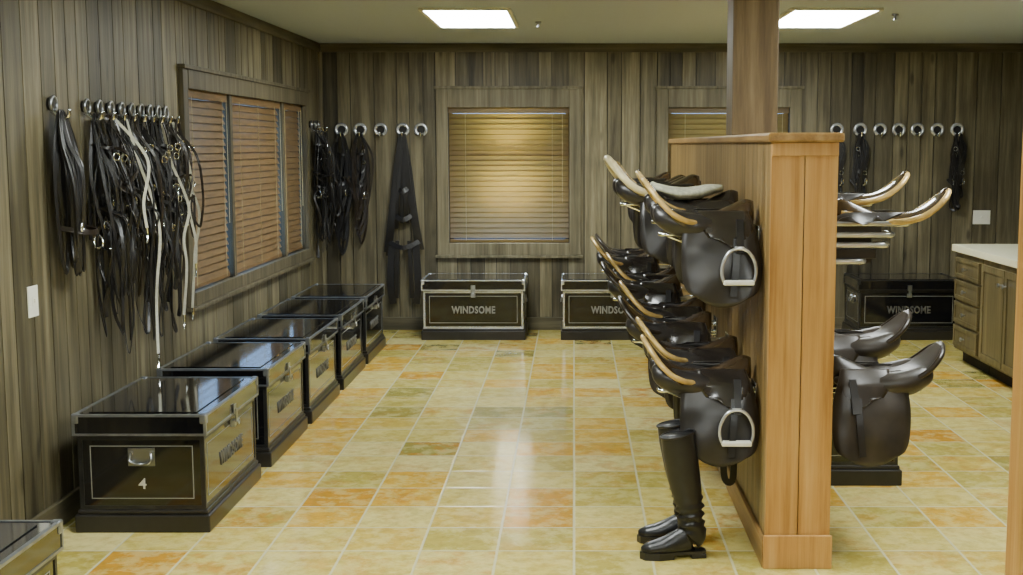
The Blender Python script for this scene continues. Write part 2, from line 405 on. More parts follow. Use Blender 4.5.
sobj('trim_4', mk('partition_end_boards', M['fir'], endb))
sobj('trim_5', mk('partition_cap', M['fircap'], lambda bm: box(bm, PX0-0.02, PX1+0.02, PY0-0.03, PY1+0.02, PZ, PZ+0.035, bev=0.008)))
def pbase(bm):
    box(bm, PX0-0.016, PX0-0.0002, PY0+0.0, PY1, 0, 0.11, bev=0.003)
    box(bm, PX1+0.0002, PX1+0.016, PY0+0.0, PY1, 0, 0.11, bev=0.003)
sobj('baseboard_partition', mk('pb', M['fircap'], pbase))
c = sobj('support_column', mk('support_column', M['column'], lambda bm: box(bm, 0.742, 0.958, 5.93, 6.15, PZ+0.0352, H-0.0005, bev=0.006)), None)
c['label'] = 'square brown timber column rising from partition to ceiling'; c['category'] = 'column'
def jamb(bm):
    bm.faces.layers.float.new('tone')
    box(bm, 1.338, 1.45, 3.59, 3.76, 0, H-0.0005, bev=0.004, tone=0.6)
    box(bm, 1.45, 1.53, 3.60, 3.75, 0, H-0.0005, bev=0.004, tone=0.35)
sobj('door_1', mk('door_jamb', M['fir'], jamb))
board_wall('wall_divider', lambda u, d, z: (u, 3.735-d, z), 1.532, XR-0.001, 0, H-0.001, [], 0.11, 0.2, M['barn'], seed=14)

# ------------------------------------------------------------------ ceiling lights, sprinklers
fr = lambda bm: [box(bm, -0.29, 0.29, -0.60, -0.575, -0.018, -0.0005), box(bm, -0.29, 0.29, 0.575, 0.60, -0.018, -0.0005),
                 box(bm, -0.29, -0.265, -0.575, 0.575, -0.018, -0.0005), box(bm, 0.265, 0.29, -0.575, 0.575, -0.018, -0.0005)]
lf = mk('light_frame', M['plate'], fr); lp = mk('light_diffuser', M['lamp'], lambda bm: box(bm, -0.265, 0.265, -0.575, 0.575, -0.012, -0.001))
for (x, y) in ((-0.69, 8.61), (1.66, 8.61), (-0.69, 4.4), (2.1, 5.0), (-0.69, 0.8), (1.3, 1.2)):
    thing('ceiling_light', [('frame', lf, None, None), ('diffuser', lp, None, 'glowing white diffuser')], (x, y, H), 0,
          'rectangular recessed fluorescent ceiling light with glowing diffuser', 'light', 'recessed ceiling lights')
def spr(bm):
    tube(bm, [(0, 0, 0), (0, 0, -0.012)], 0.022, n=1, seg=14)
    tube(bm, [(0, 0, -0.012), (0, 0, -0.035)], 0.007, n=1)
    tube(bm, [(0, 0, -0.035), (0, 0, -0.039)], 0.014, n=1, seg=12)
sp = mk('sprinkler_body', M['steel'], spr)
for (x, y) in ((-0.25, 8.9), (2.12, 8.4)):
    thing('fire_sprinkler', [('nozzle', sp, None, None)], (x, y, H), 0, 'small metal fire sprinkler on the ceiling', 'sprinkler', 'fire sprinklers')

# ------------------------------------------------------------------ trunks
TL, TW, TH = 0.86, 0.56, 0.50
def face_frame(bm, face, a0, a1, z0, z1, w, off, t=0.003):
    for (p, q, r, s) in ((a0, a1, z0, z0+w), (a0, a1, z1-w, z1), (a0, a0+w, z0+w, z1-w), (a1-w, a1, z0+w, z1-w)):
        box(bm, p, q, off, off+t, r, s, face)
def trunk_parts(edge, frame=None, number=None, text='letter'):
    l, w = TL/2, TW/2
    base = mk('base', M['plinth'], lambda bm: (box(bm, -l, l, -w, w, 0, 0.075, bev=0.006), box(bm, -l+0.01, l-0.01, -w+0.01, w-0.01, 0.0752, 0.095, bev=0.006)))
    bl, bw = l-0.022, w-0.022
    body = mk('body', M['lacq'], lambda bm: box(bm, -bl, bl, -bw, bw, 0.0952, 0.405, bev=0.002))
    ll, lw = l-0.006, w-0.006
    def lidf(bm):
        box(bm, -ll, ll, -lw, lw, 0.408, TH-0.004, bev=0.004)
        box(bm, -ll+0.05, ll-0.05, -lw+0.05, lw-0.05, TH-0.0038, TH, bev=0.001)
    lid = mk('lid', M['lacq'], lidf)
    F = {'f': lambda a, n, z: (a, -n, z), 'b': lambda a, n, z: (a, n, z), 'l': lambda a, n, z: (-n, a, z), 'r': lambda a, n, z: (n, a, z)}
    ew = 0.015
    def edg(bm):
        for k in 'fb': face_frame(bm, F[k], -bl-0.003, bl+0.003, 0.096, 0.404, ew, bw+0.0003)
        for k in 'lr': face_frame(bm, F[k], -bw, bw, 0.096, 0.404, ew, bl+0.0003)
    def ledg(bm):
        for k in 'fb': face_frame(bm, F[k], -ll-0.003, ll+0.003, 0.410, TH-0.002, 0.009, lw+0.0003)
        for k in 'lr': face_frame(bm, F[k], -lw, lw, 0.410, TH-0.002, 0.009, ll+0.0003)
        face_frame(bm, lambda a, n, z: (a, z, n), -ll, ll, -lw, lw, 0.011, TH-0.004+0.0003, 0.0022)
        for sx in (-1, 1):
            for sy in (-1, 1):
                x0, y0 = sx*(ll+0.005), sy*(lw+0.005)
                box(bm, min(x0, x0-sx*0.03), max(x0, x0-sx*0.03), min(y0, y0-sy*0.03), max(y0, y0-sy*0.03), 0.46, TH+0.002, bev=0.006)
    be = mk('body_edging', frame or edge, edg); le = mk('lid_edging', edge, ledg)
    def pin(bm):
        for k in 'fb': face_frame(bm, F[k], -bl+0.045, bl-0.045, 0.14, 0.365, 0.0035, bw+0.0003, 0.001)
        for k in 'lr': face_frame(bm, F[k], -bw+0.045, bw-0.045, 0.14, 0.365, 0.0035, bl+0.0003, 0.001)
    pn = mk('pinstripe', M['pin'], pin)
    parts = [('base', base, None, 'dark plinth base'), ('body', body, None, None), ('lid', lid, None, 'glossy black lid'),
             ('body_edging', be, 1, 'metal edging'), ('lid_edging', le, 2, 'metal edging'), ('pinstripe', pn, 1, 'thin pale painted border')]
    def handle(sgn):
        def plate(bm):
            x = sgn*(bl+0.0005)
            box(bm, min(x, x+sgn*0.005), max(x, x+sgn*0.005), -0.055, 0.055, 0.28, 0.355, bev=0.001)
            tube(bm, [(x+sgn*0.012, -0.042, 0.335), (x+sgn*0.02, -0.044, 0.305), (x+sgn*0.022, -0.02, 0.292), (x+sgn*0.022, 0.02, 0.292), (x+sgn*0.02, 0.044, 0.305), (x+sgn*0.012, 0.042, 0.335)], 0.006, n=4)
            for s in (-1, 1): tube(bm, [(x, s*0.042, 0.335), (x+sgn*0.016, s*0.042, 0.335)], 0.009, n=1)
        return mk('handle', M['steel'], plate, False)
    parts += [('handle', handle(-1), 1, 'chrome drop handle'), ('handle', handle(1), 1, 'chrome drop handle')]
    def latch(bm):
        y = -(lw+0.0035)
        box(bm, -0.018, 0.018, y-0.005, y, 0.412, 0.455, bev=0.001)
        box(bm, -0.012, 0.012, y-0.012, y-0.0052, 0.375, 0.435, bev=0.002)
        box(bm, -0.018, 0.018, y-0.004, -bw-0.0035, 0.355, 0.385, bev=0.001)
        tube(bm, circle((0, y-0.018, 0.378), 0.012, (1, 0, 0), (0, 0, 1), 10), 0.003, n=2, closed=True)
    parts.append(('latch', mk('latch', M['steel'], latch), 2, 'chrome hasp latch'))
    if text:
        t = text_mesh('WINDSOME', 0.36, 0.062, M[text]); t = shifted(t, Matrix.Translation((0, -bw-0.0025, 0.25)))
        parts.append(('lettering', t, 1, 'silver capital letters'))
    if number:
        t = text_mesh(number, 0.032, 0.044, M['white'], bold=0.005); t.transform(Matrix.Translation((0, -bl-0.0025, 0.205)))
        t.transform(Matrix.Rotation(-math.pi/2, 4, 'Z')); parts.append(('number', t, 1, 'white painted numeral'))
    return parts
tpA = trunk_parts(M['pewter']); tpB = trunk_parts(M['pewterdark'], M['framedark'], text='letterdim')
tpN = trunk_parts(M['pewterdark'], M['framedark'], number='4', text='letterdim'); tpC = trunk_parts(M['framedark'], M['framedark'], text='letterdim')
G = 'tack trunks'
XT = -1.79
for y0, lab, tp in ((2.74, 'black lacquered tack trunk with metal edging, by itself on window side', tpB),
                (5.04, 'black tack trunk marked 4 with chrome end handle', tpN),
                (6.10, 'black tack trunk with glossy lid beside numbered trunk', tpB),
                (7.08, 'black tack trunk in middle of row under window', tpB),
                (8.08, 'black tack trunk below window, fourth from doorway end', tpB),
                (9.06, 'black tack trunk at corner end of the row', tpB)):
    thing('tack_trunk', tp, (XT, y0+TL/2, 0), math.pi/2, lab, 'trunk', G)
thing('tack_trunk', tpA, (-0.83, 10.48, 0), 0, 'black tack trunk with bright silver edging below window', 'trunk', G)
thing('tack_trunk', tpA, (0.32, 10.48, 0), 0, 'black silver-edged tack trunk against wall beside partition', 'trunk', G)
thing('tack_trunk', tpC, (2.76, 10.48, 0), 0, 'dark tack trunk below row of empty bridle hooks', 'trunk', G)
thing('tack_trunk', tpB, (1.27, 5.76+TL/2, 0), math.pi/2, 'black tack trunk on floor beneath saddles', 'trunk', G)

# ------------------------------------------------------------------ hooks
def hook_parts(r, t, mat):
    ring = mk('ring', M[mat], lambda bm: tube(bm, circle((0, -0.02, 0.0), r, (1, 0, 0), (0, 0, 1), 9, math.radians(-65), math.radians(245), closed=False), t, n=3, seg=8), True)
    pl = mk('back_plate', M['framedark'], lambda bm: tube(bm, [(0, -0.0003, 0), (0, -0.010, 0)], r*.9, ref=(0, 0, 1), n=1, seg=18))
    arm = mk('hook_arm', M['chrome'], lambda bm: tube(bm, [(0, -0.010, -0.03), (0, -0.05, -0.058), (0, -0.078, -0.05), (0, -0.085, -0.02)], 0.008, ref=(1, 0, 0), n=4), True)
    return [('back_plate', pl, None, 'dark round plate'), ('ring', ring, None, None), ('hook_arm', arm, None, None)]
hp = hook_parts(.046, .0145, 'alu'); hpl = hook_parts(.030, .007, 'steel')
BACKL = [-1.99, -1.83, -1.655, -1.465, -1.31]; BACKR = [2.25, 2.45, 2.62, 2.78, 2.94, 3.11, 3.28]
LEFTY = [5.24, 5.60, 5.75, 5.89, 6.03, 6.17, 6.30, 6.43, 6.56, 6.68]; LEFTC = [10.38, 10.53, 10.68]
HZ = 1.73
for x in BACKL+BACKR: thing('bridle_hook', hp, (x, YB, HZ), 0, 'round horseshoe-shaped metal bridle hook on plank wall', 'hook', 'bridle hooks')
for y in LEFTY+LEFTC: thing('bridle_hook', hpl, (XL, y, HZ+0.04), math.pi/2, 'metal bridle hook on window wall, loaded with tack', 'hook', 'bridle hooks')

# ------------------------------------------------------------------ bridles
def bridle(seed, rein=0.95, reinmat='blk', head='blk', dep=1.0, nrein=3, mixref=True, amax=.055, w=.013):
    r = random.Random(seed); a = r.uniform(0.6, 1)*amax; j = lambda s=0.02: r.uniform(-s, s)
    rf = (lambda: (r.uniform(-1, .3), -r.uniform(.3, 1), r.uniform(-.1, .1))) if mixref else (lambda: (0, -1, 0))
    y1 = -0.055; cl = min(r.uniform(0.34, 0.58), rein*.6); wb = w*r.uniform(.9, 1.1)
    def headf(bm):
        for k in (0, 0.022):
            strap(bm, [(-a+j(), -0.03-k, -cl+j(.04)), (-a*1.15+j(), -0.035-k, -cl*0.6), (-a*0.8+j(), -0.05-k, -cl*0.25), (-0.02, y1-k, -0.01), (0, y1-k, 0.008),
                       (0.02, y1-k, -0.01), (a*0.8+j(), -0.05-k*2, -cl*0.25), (a*1.15+j(), -0.035-k*3, -cl*0.6), (a+j(), -0.03-k*3, -cl+j(.04))], w*1.2, 0.005, rf())
        for q in range(4):
            strap(bm, [(-a*0.6, -0.05, -0.1), (-a*0.7+j(.04), -0.1*dep+j(.03), -0.3*r.uniform(.7, 1.2)), (0+j(.04), -0.13*dep+j(), -cl*r.uniform(.6, 1.3)), (a*0.7+j(.04), -0.1*dep+j(.03), -0.3*r.uniform(.7, 1.2)), (a*0.6, -0.05, -0.1)], w*.8, 0.004, rf())
    def brow(bm):
        strap(bm, [(-a, -0.04, -0.12), (-a*0.5, -0.10*dep, -0.145+j()), (a*0.5, -0.11*dep, -0.15+j()), (a, -0.04, -0.12)], w*1.1, 0.005)
    def nose(bm):
        z = -cl*r.uniform(.6, .8); t = r.uniform(0.02, 0.1)
        strap(bm, [(-a*1.05, -0.04, z), (-a*0.7, -0.11*dep, z-t*0.6), (j(), -0.15*dep, z-t), (a*0.7, -0.11*dep, z-t*0.6), (a*1.05, -0.04, z), (0, -0.018, z+0.01)], w*1.5, 0.006, closed=True)
        strap(bm, [(-a*1.05, -0.04, z-0.03), (-a*0.6, -0.10*dep, z-0.1), (a*0.6, -0.10*dep, z-0.11), (a*1.05, -0.04, z-0.03)], w*.9, 0.005)
    def reinf(bm):
        for k in range(nrein):
            zb = -rein*r.uniform(0.5, 1.0) if k else -rein; o = -0.035-0.14*dep*k/nrein*r.uniform(.6, 1); c0 = j(.03); ww = r.uniform(.5, 1.3)
            top = -0.02 if k % 2 else -cl*r.uniform(.7, 1)
            strap(bm, [(-a*.5, -0.05, top), (-a*ww+c0+j(.03), o-0.02+j(.03), top*.5+zb*.3), (-0.03*ww+c0+j(.035), o-0.03+j(.035), zb*0.7), (-.02+c0+j(.02), o-0.02+j(.02), zb*.95), (c0+j(.02), o-0.02, zb),
                       (0.02*ww+c0+j(.035), o-0.01+j(.035), zb*0.82), (a*ww+c0+j(.03), o+j(.03), top*.5+zb*.3), (a*.5, -0.05, top)], wb, 0.004, rf())
    def bitf(bm):
        for s in (-1, 1): tube(bm, circle((s*a, -0.06-.06*(s > 0), -cl-0.01), 0.030, (0.5, 0.85, 0), (0, 0, 1), 10), 0.005, n=2, closed=True)
        tube(bm, [(-a, -0.06, -cl-0.03), (0, -0.09, -cl-0.045), (a, -0.12, -cl-0.03)], 0.0065, n=4)
    parts = [('headstall', mk('headstall', M[head], headf), None, None), ('browband', mk('browband', M[head], brow), None, None),
            ('noseband', mk('noseband', M[head], nose), None, None), ('reins', mk('reins', M[reinmat], reinf), None, None),
            ('bit', mk('bit', M['chrome'], bitf), None, 'shiny metal bit')]
    for q in range(4):
        c = Vector((r.choice((-1, 1))*a*r.uniform(.6, 1.1), -.075-r.random()*.08*dep, -cl*r.uniform(.25, 1.05)))
        parts.append(('buckle', mk('buckle', M['chrome'], lambda bm: tube(bm, [c+Vector((sx*.010, -sx*.007, sz*.013)) for sx, sz in ((-1, -1), (1, -1), (1, 1), (-1, 1))], .003, n=2, closed=True, seg=6)), 0, 'small silver buckle'))
    return parts
specs = [(1, .98, 'blk', 'blk', 1.1, 9), (2, 0.85, 'brn', 'brn', 1, 8), (3, 1.1, 'blk', 'blk', 1.1, 9), (4, 0.9, 'blk', 'brn', 1.2, 9), (5, 1.05, 'blk', 'blk', 1.2, 9),
         (6, 0.75, 'brn', 'blk', 1, 8), (7, 1.1, 'blk', 'blk', 1.0, 9), (8, 0.88, 'blk', 'blk', 1.2, 9), (9, 0.64, 'blk', 'blk', .7, 8, False, .045, .018)]
specs += [(11, 1.02, 'blk', 'blk', .9, 12, False, .075, .017), (12, .92, 'brn', 'blk', .9, 11, False, .07, .017)]
BV = [bridle(*s) for s in specs]
def lbl(v):
    s = specs[v]; return ('dark brown' if s[3] == 'brn' else 'black')+' leather bridle with '+('very long' if s[1] > 1.02 else 'gathered' if s[1] < .8 else 'looped')+(' brown' if s[2] == 'brn' else ' black')+' reins on hook'
def hang(v, x, y, z, rz, grp): thing('bridle', BV[v], (x, y, z-.045), rz, lbl(v), 'bridle', grp)
def coil(bm, wd=0.085, n=26, ln=0.68):
    rr = random.Random(5)
    for k in range(n):
        c = (k-(n-1)/2)*0.0055; w = wd*rr.uniform(.15, 1.0); zb = -ln*rr.uniform(.62, 1); d = rr.uniform(.01, .10)
        strap(bm, [(c*.3, -.05, .01), (c-w*.6, -.055-d*.4, -.12), (c-w*.9, -.05-d, zb*.5), (c-w*.6, -.055-d*.9, zb*.85), (c, -.06-d*.6, zb), (c+w*.6, -.055-d*.4, zb*.85),
                   (c+w*.9, -.05-d*.3, zb*.5), (c+w*.6, -.055, -.12)], .013, .005, (-rr.random(), -.6, 0), closed=True)
def coilband(bm):
    strap(bm, [(-.09, -.05, -.47), (-.05, -.15, -.49), (.05, -.16, -.49), (.09, -.05, -.46)], .022, .006)
def coilring(s, z):
    return mk('ring', M['chrome'], lambda bm: tube(bm, circle((-.06, -.14+s, z), .018, (1, .2, 0), (0, 0, 1), 8), .0035, n=2, closed=True))
thing('strap_bundle', [('looped_straps', mk('looped_straps', M['blk'], coil), None, None), ('binding_strap', mk('binding_strap', M['brn'], coilband), None, None),
                       ('ring', coilring(0, -.47), 1, 'metal ring'), ('ring', coilring(.04, -.3), 0, 'metal ring')], (XL, LEFTY[0], HZ+.0), math.pi/2,
      'thick coiled bundle of black leather straps on its own hook', 'straps')
for y, v in zip(LEFTY[1:], [0, 3, 2, 1, 4, 7, 6, 5, 1]):
    hang(v, XL, y, HZ+0.04, math.pi/2+R.uniform(-.2, .2), 'bridles on window wall')
for y, v in zip(LEFTC, (4, 9, 10)): hang(v, XL, y, HZ+0.04, math.pi/2+.2, 'bridles by room corner')
for x, v in zip(BACKL, (9, 10)): hang(v, x, YB, HZ, 0, 'bridles by room corner')
for i in (0, 1, 6): hang(8, BACKR[i], YB, HZ, 0, 'bridles beyond partition')

def harn(bm):
    rr = random.Random(3)
    for f in (-1, -.9, -.8, -.7, .7, .8, .9, 1, -.1, .22, -.4, .45):
        ln = -.98 if abs(f) > .5 else -.78
        strap(bm, [(f*0.015, -0.055-abs(f)*0.01, 0.01), (f*0.065, -0.06-rr.random()*0.03, -0.3), (f*0.12, -0.06-rr.random()*0.04, ln*.75), (f*0.16, -0.05, ln+rr.uniform(-.06, .04))], 0.03, 0.006)
    for z, w in ((-0.42, 0.07), (-0.66, 0.105), (-.9, .15)):
        strap(bm, [(-w, -0.06, z), (0, -0.11, z-0.06), (w, -0.06, z)], 0.04, 0.006)
def harn2(bm):
    for s in (-1, 1):
        strap(bm, [(s*0.10, -0.06, -0.93), (s*0.12, -0.07, -1.25), (s*0.10, -0.06, -1.45)], 0.06, 0.012)
        strap(bm, [(s*0.05, -0.09, -0.9), (s*0.06, -0.09, -1.2), (s*0.065, -0.07, -1.4)], 0.035, 0.01)
thing('leather_harness', [('harness_straps', mk('hs', M['blk'], harn), None, None), ('hanging_strap', mk('hs2', M['blk'], harn2), None, None)],
      (BACKL[3], YB, HZ-.045), 0, 'large black leather harness hanging in a triangle nearly to floor', 'harness')
def rope(pts, w=.013):
    return [('webbing', mk('webbing', M['white'], lambda bm: strap(bm, pts, w, 0.006, ref=(-1, -.35, 0))), None, None),
            ('snap_clip', mk('snap_clip', M['chrome'], lambda bm: tube(bm, [pts[-1], Vector(pts[-1])+Vector((0.004, 0, -0.04)), Vector(pts[-1])+Vector((-0.01, 0, -0.07))], 0.006, n=3)), None, 'metal snap clip')]
for y, pts, lab in ((6.76, [(0, -0.06, 0), (0.0, -0.07, -0.2), (0.0, -0.10, -0.32), (0.0, -0.15, -0.45), (0, -0.15, -0.56), (0.02, -0.12, -0.68), (-0.02, -0.12, -0.82), (0.0, -0.10, -1.0)], 'cream webbing lead strap at window end of bridles'),
                    (6.66, [(0, -0.06, 0), (0.0, -0.12, -0.15), (0.0, -0.15, -0.32), (0.0, -0.13, -0.45), (0, -0.16, -0.62), (0.02, -0.15, -0.75)], 'short tangled cream strap at window end of bridles'),
                    (6.48, [(0, -0.06, 0.0), (0.0, -0.10, -0.2), (0.0, -0.16, -0.35), (0.02, -0.18, -0.46), (-0.02, -0.16, -0.6), (-0.02, -0.17, -0.75), (0.0, -0.14, -1.0)], 'long cream lead strap curving among bridles'),
                    (5.97, [(0, -0.06, 0.0), (-0.02, -0.12, -0.2), (0.02, -0.17, -0.4), (0, -0.20, -0.55), (0.0, -0.18, -0.75), (0.03, -0.16, -0.9), (0.0, -0.17, -1.12)], 'cream webbing lead strap hanging low above trunk'),
                    (5.82, [(0, -0.06, 0.0), (0.02, -0.16, -0.12), (0.0, -0.21, -0.22), (-0.03, -0.19, -0.38), (-0.03, -0.2, -0.5)], 'short cream webbing strap over black bridles')):
    thing('lead_strap', rope(pts), (XL, y, HZ-.01), math.pi/2, lab, 'strap', 'pale lead straps')

# ------------------------------------------------------------------ saddles
def interp(tab, t):
    for (a, x), (b, y) in zip(tab[:-1], tab[1:]):
        if t <= b: return x+(y-x)*(t-a)/(b-a)
    return tab[-1][1]
SL = 0.43
def smooth_tab(tab):
    pts = catmull([(a, x, 0) for a, x in tab], 8); return [(p.x, p.y) for p in pts]
ZC = smooth_tab([(0, .086), (.08, .094), (.2, .072), (.35, .044), (.5, .034), (.65, .042), (.78, .070), (.88, .112), (.95, .152), (1, .182)])
HW = smooth_tab([(0, .03), (.04, .058), (.12, .07), (.3, .085), (.45, .112), (.6, .148), (.75, .166), (.87, .150), (.95, .112), (1, .03)])
def saddle_parts(seatmat='sad', rim='tan', flapmat='sadflap', short=False, pad=False, girth=False, iron=True, rimr=.0115, wide=1.0, lift=1.0, skirt='sad', fat=1.0, ln=1.0):
    thick = .35 if short else fat
    def seat_pt(t, v):
        zc = interp(ZC, t); hw = max(.01, interp(HW, t))*wide
        if t > .5: zc = .034+(zc-.034)*lift
        if t < .5: z = zc-(abs(v)**2.2)*0.055*(1-t*1.1)
        else: z = zc-(abs(v)**2.5)*0.025+(v*v)*0.02*(t-.5)
        return Vector((0.015+SL*ln*t, v*hw, z))
    def seatf(bm):
        NT_, NV = 32, 14; g = []; gb = []
        for i in range(NT_+1):
            g.append([bm.verts.new(seat_pt(i/NT_, -1+2*j/NV)) for j in range(NV+1)])
        for i in range(NT_+1):
            t = i/NT_; row = []
            for j in range(NV+1):
                v = -1+2*j/NV; p = seat_pt(t, v); th = thick*(0.024+0.04*(1-v*v)*(1 if t < .8 else (1-t)/.2))
                row.append(bm.verts.new((p.x-.016*t, p.y*0.95, p.z-th)))
            gb.append(row)
        for G_ in (g, gb):
            for i in range(NT_):
                for j in range(NV): bm.faces.new((G_[i][j], G_[i+1][j], G_[i+1][j+1], G_[i][j+1]))
        for i in range(NT_):
            for j in (0, NV): bm.faces.new((g[i][j], g[i+1][j], gb[i+1][j], gb[i][j]))
        for i in (0, NT_):
            for j in range(NV): bm.faces.new((g[i][j], g[i][j+1], gb[i][j+1], gb[i][j]))
    def rimf(bm):
        ts = ([.05, .18] if short else [])+[0.36, .45, .6, .7, .78, .87, .95, 1]
        pts = [seat_pt(t, -1) for t in ts]+[seat_pt(t, 1) for t in ts[::-1]]
        tube(bm, [p+Vector((0, 0, -.004)) for p in pts], rimr, ref=(0, 0.1, 1), n=4, seg=8)
    lf_ = smooth_tab([(0, .045), (.2, .02), (.45, .002), (.7, .004), (.9, .022), (1, .06)])
    lb_ = smooth_tab([(0, .29), (.2, .305), (.45, .31), (.7, .305), (.9, .285), (1, .245)])
    def flapo(z):
        return interp([(-.4, .205), (-.3, .2), (-.2, .192), (-.1, .172), (0, .135), (.03, .105), (.06, .07)], z)
    def flapf(side, zt, zb, lf_, lb_, off, th=0.007):
        def f(bm):
            NR, NC = 20, 12; G1 = []; G2 = []
            for i in range(NR+1):
                s = i/NR; z = zt+(zb-zt)*s; a, b = interp(lf_, s), interp(lb_, s); r1 = []; r2 = []
                for j in range(NC+1):
                    x = a+(b-a)*j/NC; c = (j/NC-.5)*2
                    y = side*(flapo(z)+off-0.012*c*c+0.016*math.exp(-((x-.055)/.04)**2)*(1 if off == 0 else .3)+.005*math.sin(x*30+z*20))
                    zz = z+.035*(c*c*max(0, (s-.75)/.25))
                    r1.append(bm.verts.new((x, y, zz))); r2.append(bm.verts.new((x, y-side*th, zz)))
                G1.append(r1); G2.append(r2)
            for Gx in (G1, G2):
                for i in range(NR):
                    for j in range(NC): bm.faces.new((Gx[i][j], Gx[i+1][j], Gx[i+1][j+1], Gx[i][j+1]))
            for i in range(NR):
                for j in (0, NC): bm.faces.new((G1[i][j], G1[i+1][j], G2[i+1][j], G2[i][j]))
            for i in (0, NR):
                for j in range(NC): bm.faces.new((G1[i][j], G1[i][j+1], G2[i][j+1], G2[i][j]))
        return f
    def panelf(s):
        def f(bm):
            loft(bm, [(0.03, s*.06, .005), (0.1, s*.075, -.008), (.2, s*.09, -.01), (.3, s*.10, -.002), (.37, s*.09, .025), (.405, s*.07, .065*lift)],
                 [.01, .035, .046, .056, .052, .045, .01], [.01, .03, .036, .050, .050, .04, .012], (0, 0, 1), 5, 14)
        return f
    parts = [('seat', mk('seat', M[seatmat], seatf, True), None, None), ('rim', mk('rim', M[rim], rimf, True), 0, 'piped cantle rim')]
    if not short: parts += [('panel', mk('panel', M[flapmat], panelf(-1), True), None, None), ('panel', mk('panel', M[flapmat], panelf(1), True), None, None)]
    for s in (-1, 1):
        parts.append(('flap', mk('flap', M[flapmat], flapf(s, 0.045, -.315 if not short else -.0, lf_, smooth_tab([(0, .28), (1, .16)]) if short else lb_, 0), True), None, None))
        if not short:
            parts.append(('skirt', mk('skirt', M[skirt], flapf(s, .052, -.085, smooth_tab([(0, .05), (.5, .035), (.8, .05), (1, .09)]), smooth_tab([(0, .24), (.4, .235), (.8, .20), (1, .15)]), .012, .006), True), None, None))
            def lea(bm):
                yy = lambda z: s*(flapo(z)+.026)
                strap(bm, [(.085, yy(.02), .02), (.088, yy(-.05), -.05), (.09, yy(-.12)+s*.004, -.105)], .028, .005, ref=(0, s, 0))
                strap(bm, [(.10, yy(-.05)-s*.003, -.05), (.105, yy(-.15)-s*.003, -.15), (.115, yy(-.27)-s*.002, -.27)], .026, .004, ref=(0, s, 0))
            parts.append(('stirrup_leather', mk('stirrup_leather', M['blk'], lea), None, None))
            if iron:
                yb = s*(flapo(-.17)+.030)
                def ironf(bm):
                    cx = .095
                    tube(bm, [(cx-.056, yb, -.215), (cx-.065, yb, -.185), (cx-.062, yb, -.145), (cx-.042, yb, -.105), (cx-.015, yb, -.088), (cx+.015, yb, -.088), (cx+.042, yb, -.105), (cx+.062, yb, -.145), (cx+.065, yb, -.185), (cx+.056, yb, -.215)], .0065, ref=(0, 1, 0.01), n=4)
                    box(bm, cx-.018, cx+.018, yb-.005, yb+.005, -.092, -.078, bev=.002)
                parts.append(('stirrup_iron', mk('stirrup_iron', M['alu'], ironf, True), None, 'polished metal stirrup')); ii = len(parts)-1
                parts.append(('tread', mk('tread', M['plate'], lambda bm: box(bm, .095-.058, .095+.058, yb-.018, yb+.018, -.226, -.207, bev=.005)), ii, 'white rubber tread'))
    if pad:
        def pf(bm):
            loft(bm, [(0.08, 0, .10), (0.14, 0, .094), (.2, 0, .080), (.28, 0, .078), (.36, 0, .10), (.39, 0, .12)], [.03, .08, .11, .14, .14, .05], [.014, .024, .028, .028, .02, .012], (0, 0, 1), 5, 18)
        parts.append(('seat_cover', mk('seat_cover', M['fleece'], pf, True), None, 'off-white fleece seat cover'))
    if girth:
        def gf(bm):
            strap(bm, [(.20, -.17, -.25), (.205, -.18, -.32), (.19, -.19, -.37), (.16, -.19, -.35), (.155, -.18, -.29)], .03, .006, ref=(0, -1, 0))
            strap(bm, [(.10, -.15, -.25), (.10, -.16, -.36), (.09, -.17, -.46), (.06, -.17, -.47), (.055, -.16, -.38), (.06, -.15, -.25)], .028, .006, ref=(0, -1, 0))
        parts.append(('girth', mk('girth', M['blk'], gf), None, 'black hanging girth straps'))
    return parts
S_tan = saddle_parts('sadseat', 'tan', fat=1.35); S_cream = saddle_parts('sadseat', 'cream', rimr=.018, fat=1.3); S_dark = saddle_parts('sadseat', 'brn', 'sadflap', fat=1.6, lift=.9, rimr=.012); S_pad = saddle_parts('sad', 'tan', pad=True)
S_girth = saddle_parts('sadseat', 'tan', girth=True, fat=1.2); S_short = saddle_parts('sadseat', 'tan', short=True, rimr=.0125, wide=.5, lift=.72, ln=1.04)
S_noiron = saddle_parts('worn2', 'brn', 'worn', iron=False, wide=.8, skirt='worn2', lift=.8, ln=1.05)
def rack_parts(ext):
    def rackf(bm):
        for s in (-1, 1): tube(bm, [(-ext, s*.045, -.045), (.2, s*.045, -.045), (.36, s*.04, -.045), (.385, s*.02, -.045), (.385, 0, -.045)], .008, ref=(0, 0, 1), n=4)
        tube(bm, [(0.004-ext, 0, -.16), (.15, 0, -.13), (.33, 0, -.062), (.36, 0, -.047)], .007, ref=(0, 1, 0), n=4)
        for s in (-1, 1): tube(bm, [(-ext, s*.045, -.095), (.2, s*.045, -.075), (.3, s*.045, -.052)], .006, ref=(0, 0, 1), n=3)
        box(bm, 0.0005-ext, 0.006-ext, -.06, .06, -.18, -.01, bev=.001)
    return [('bracket_arm', mk('bracket_arm', M['chrome'], rackf, True), None, None)]
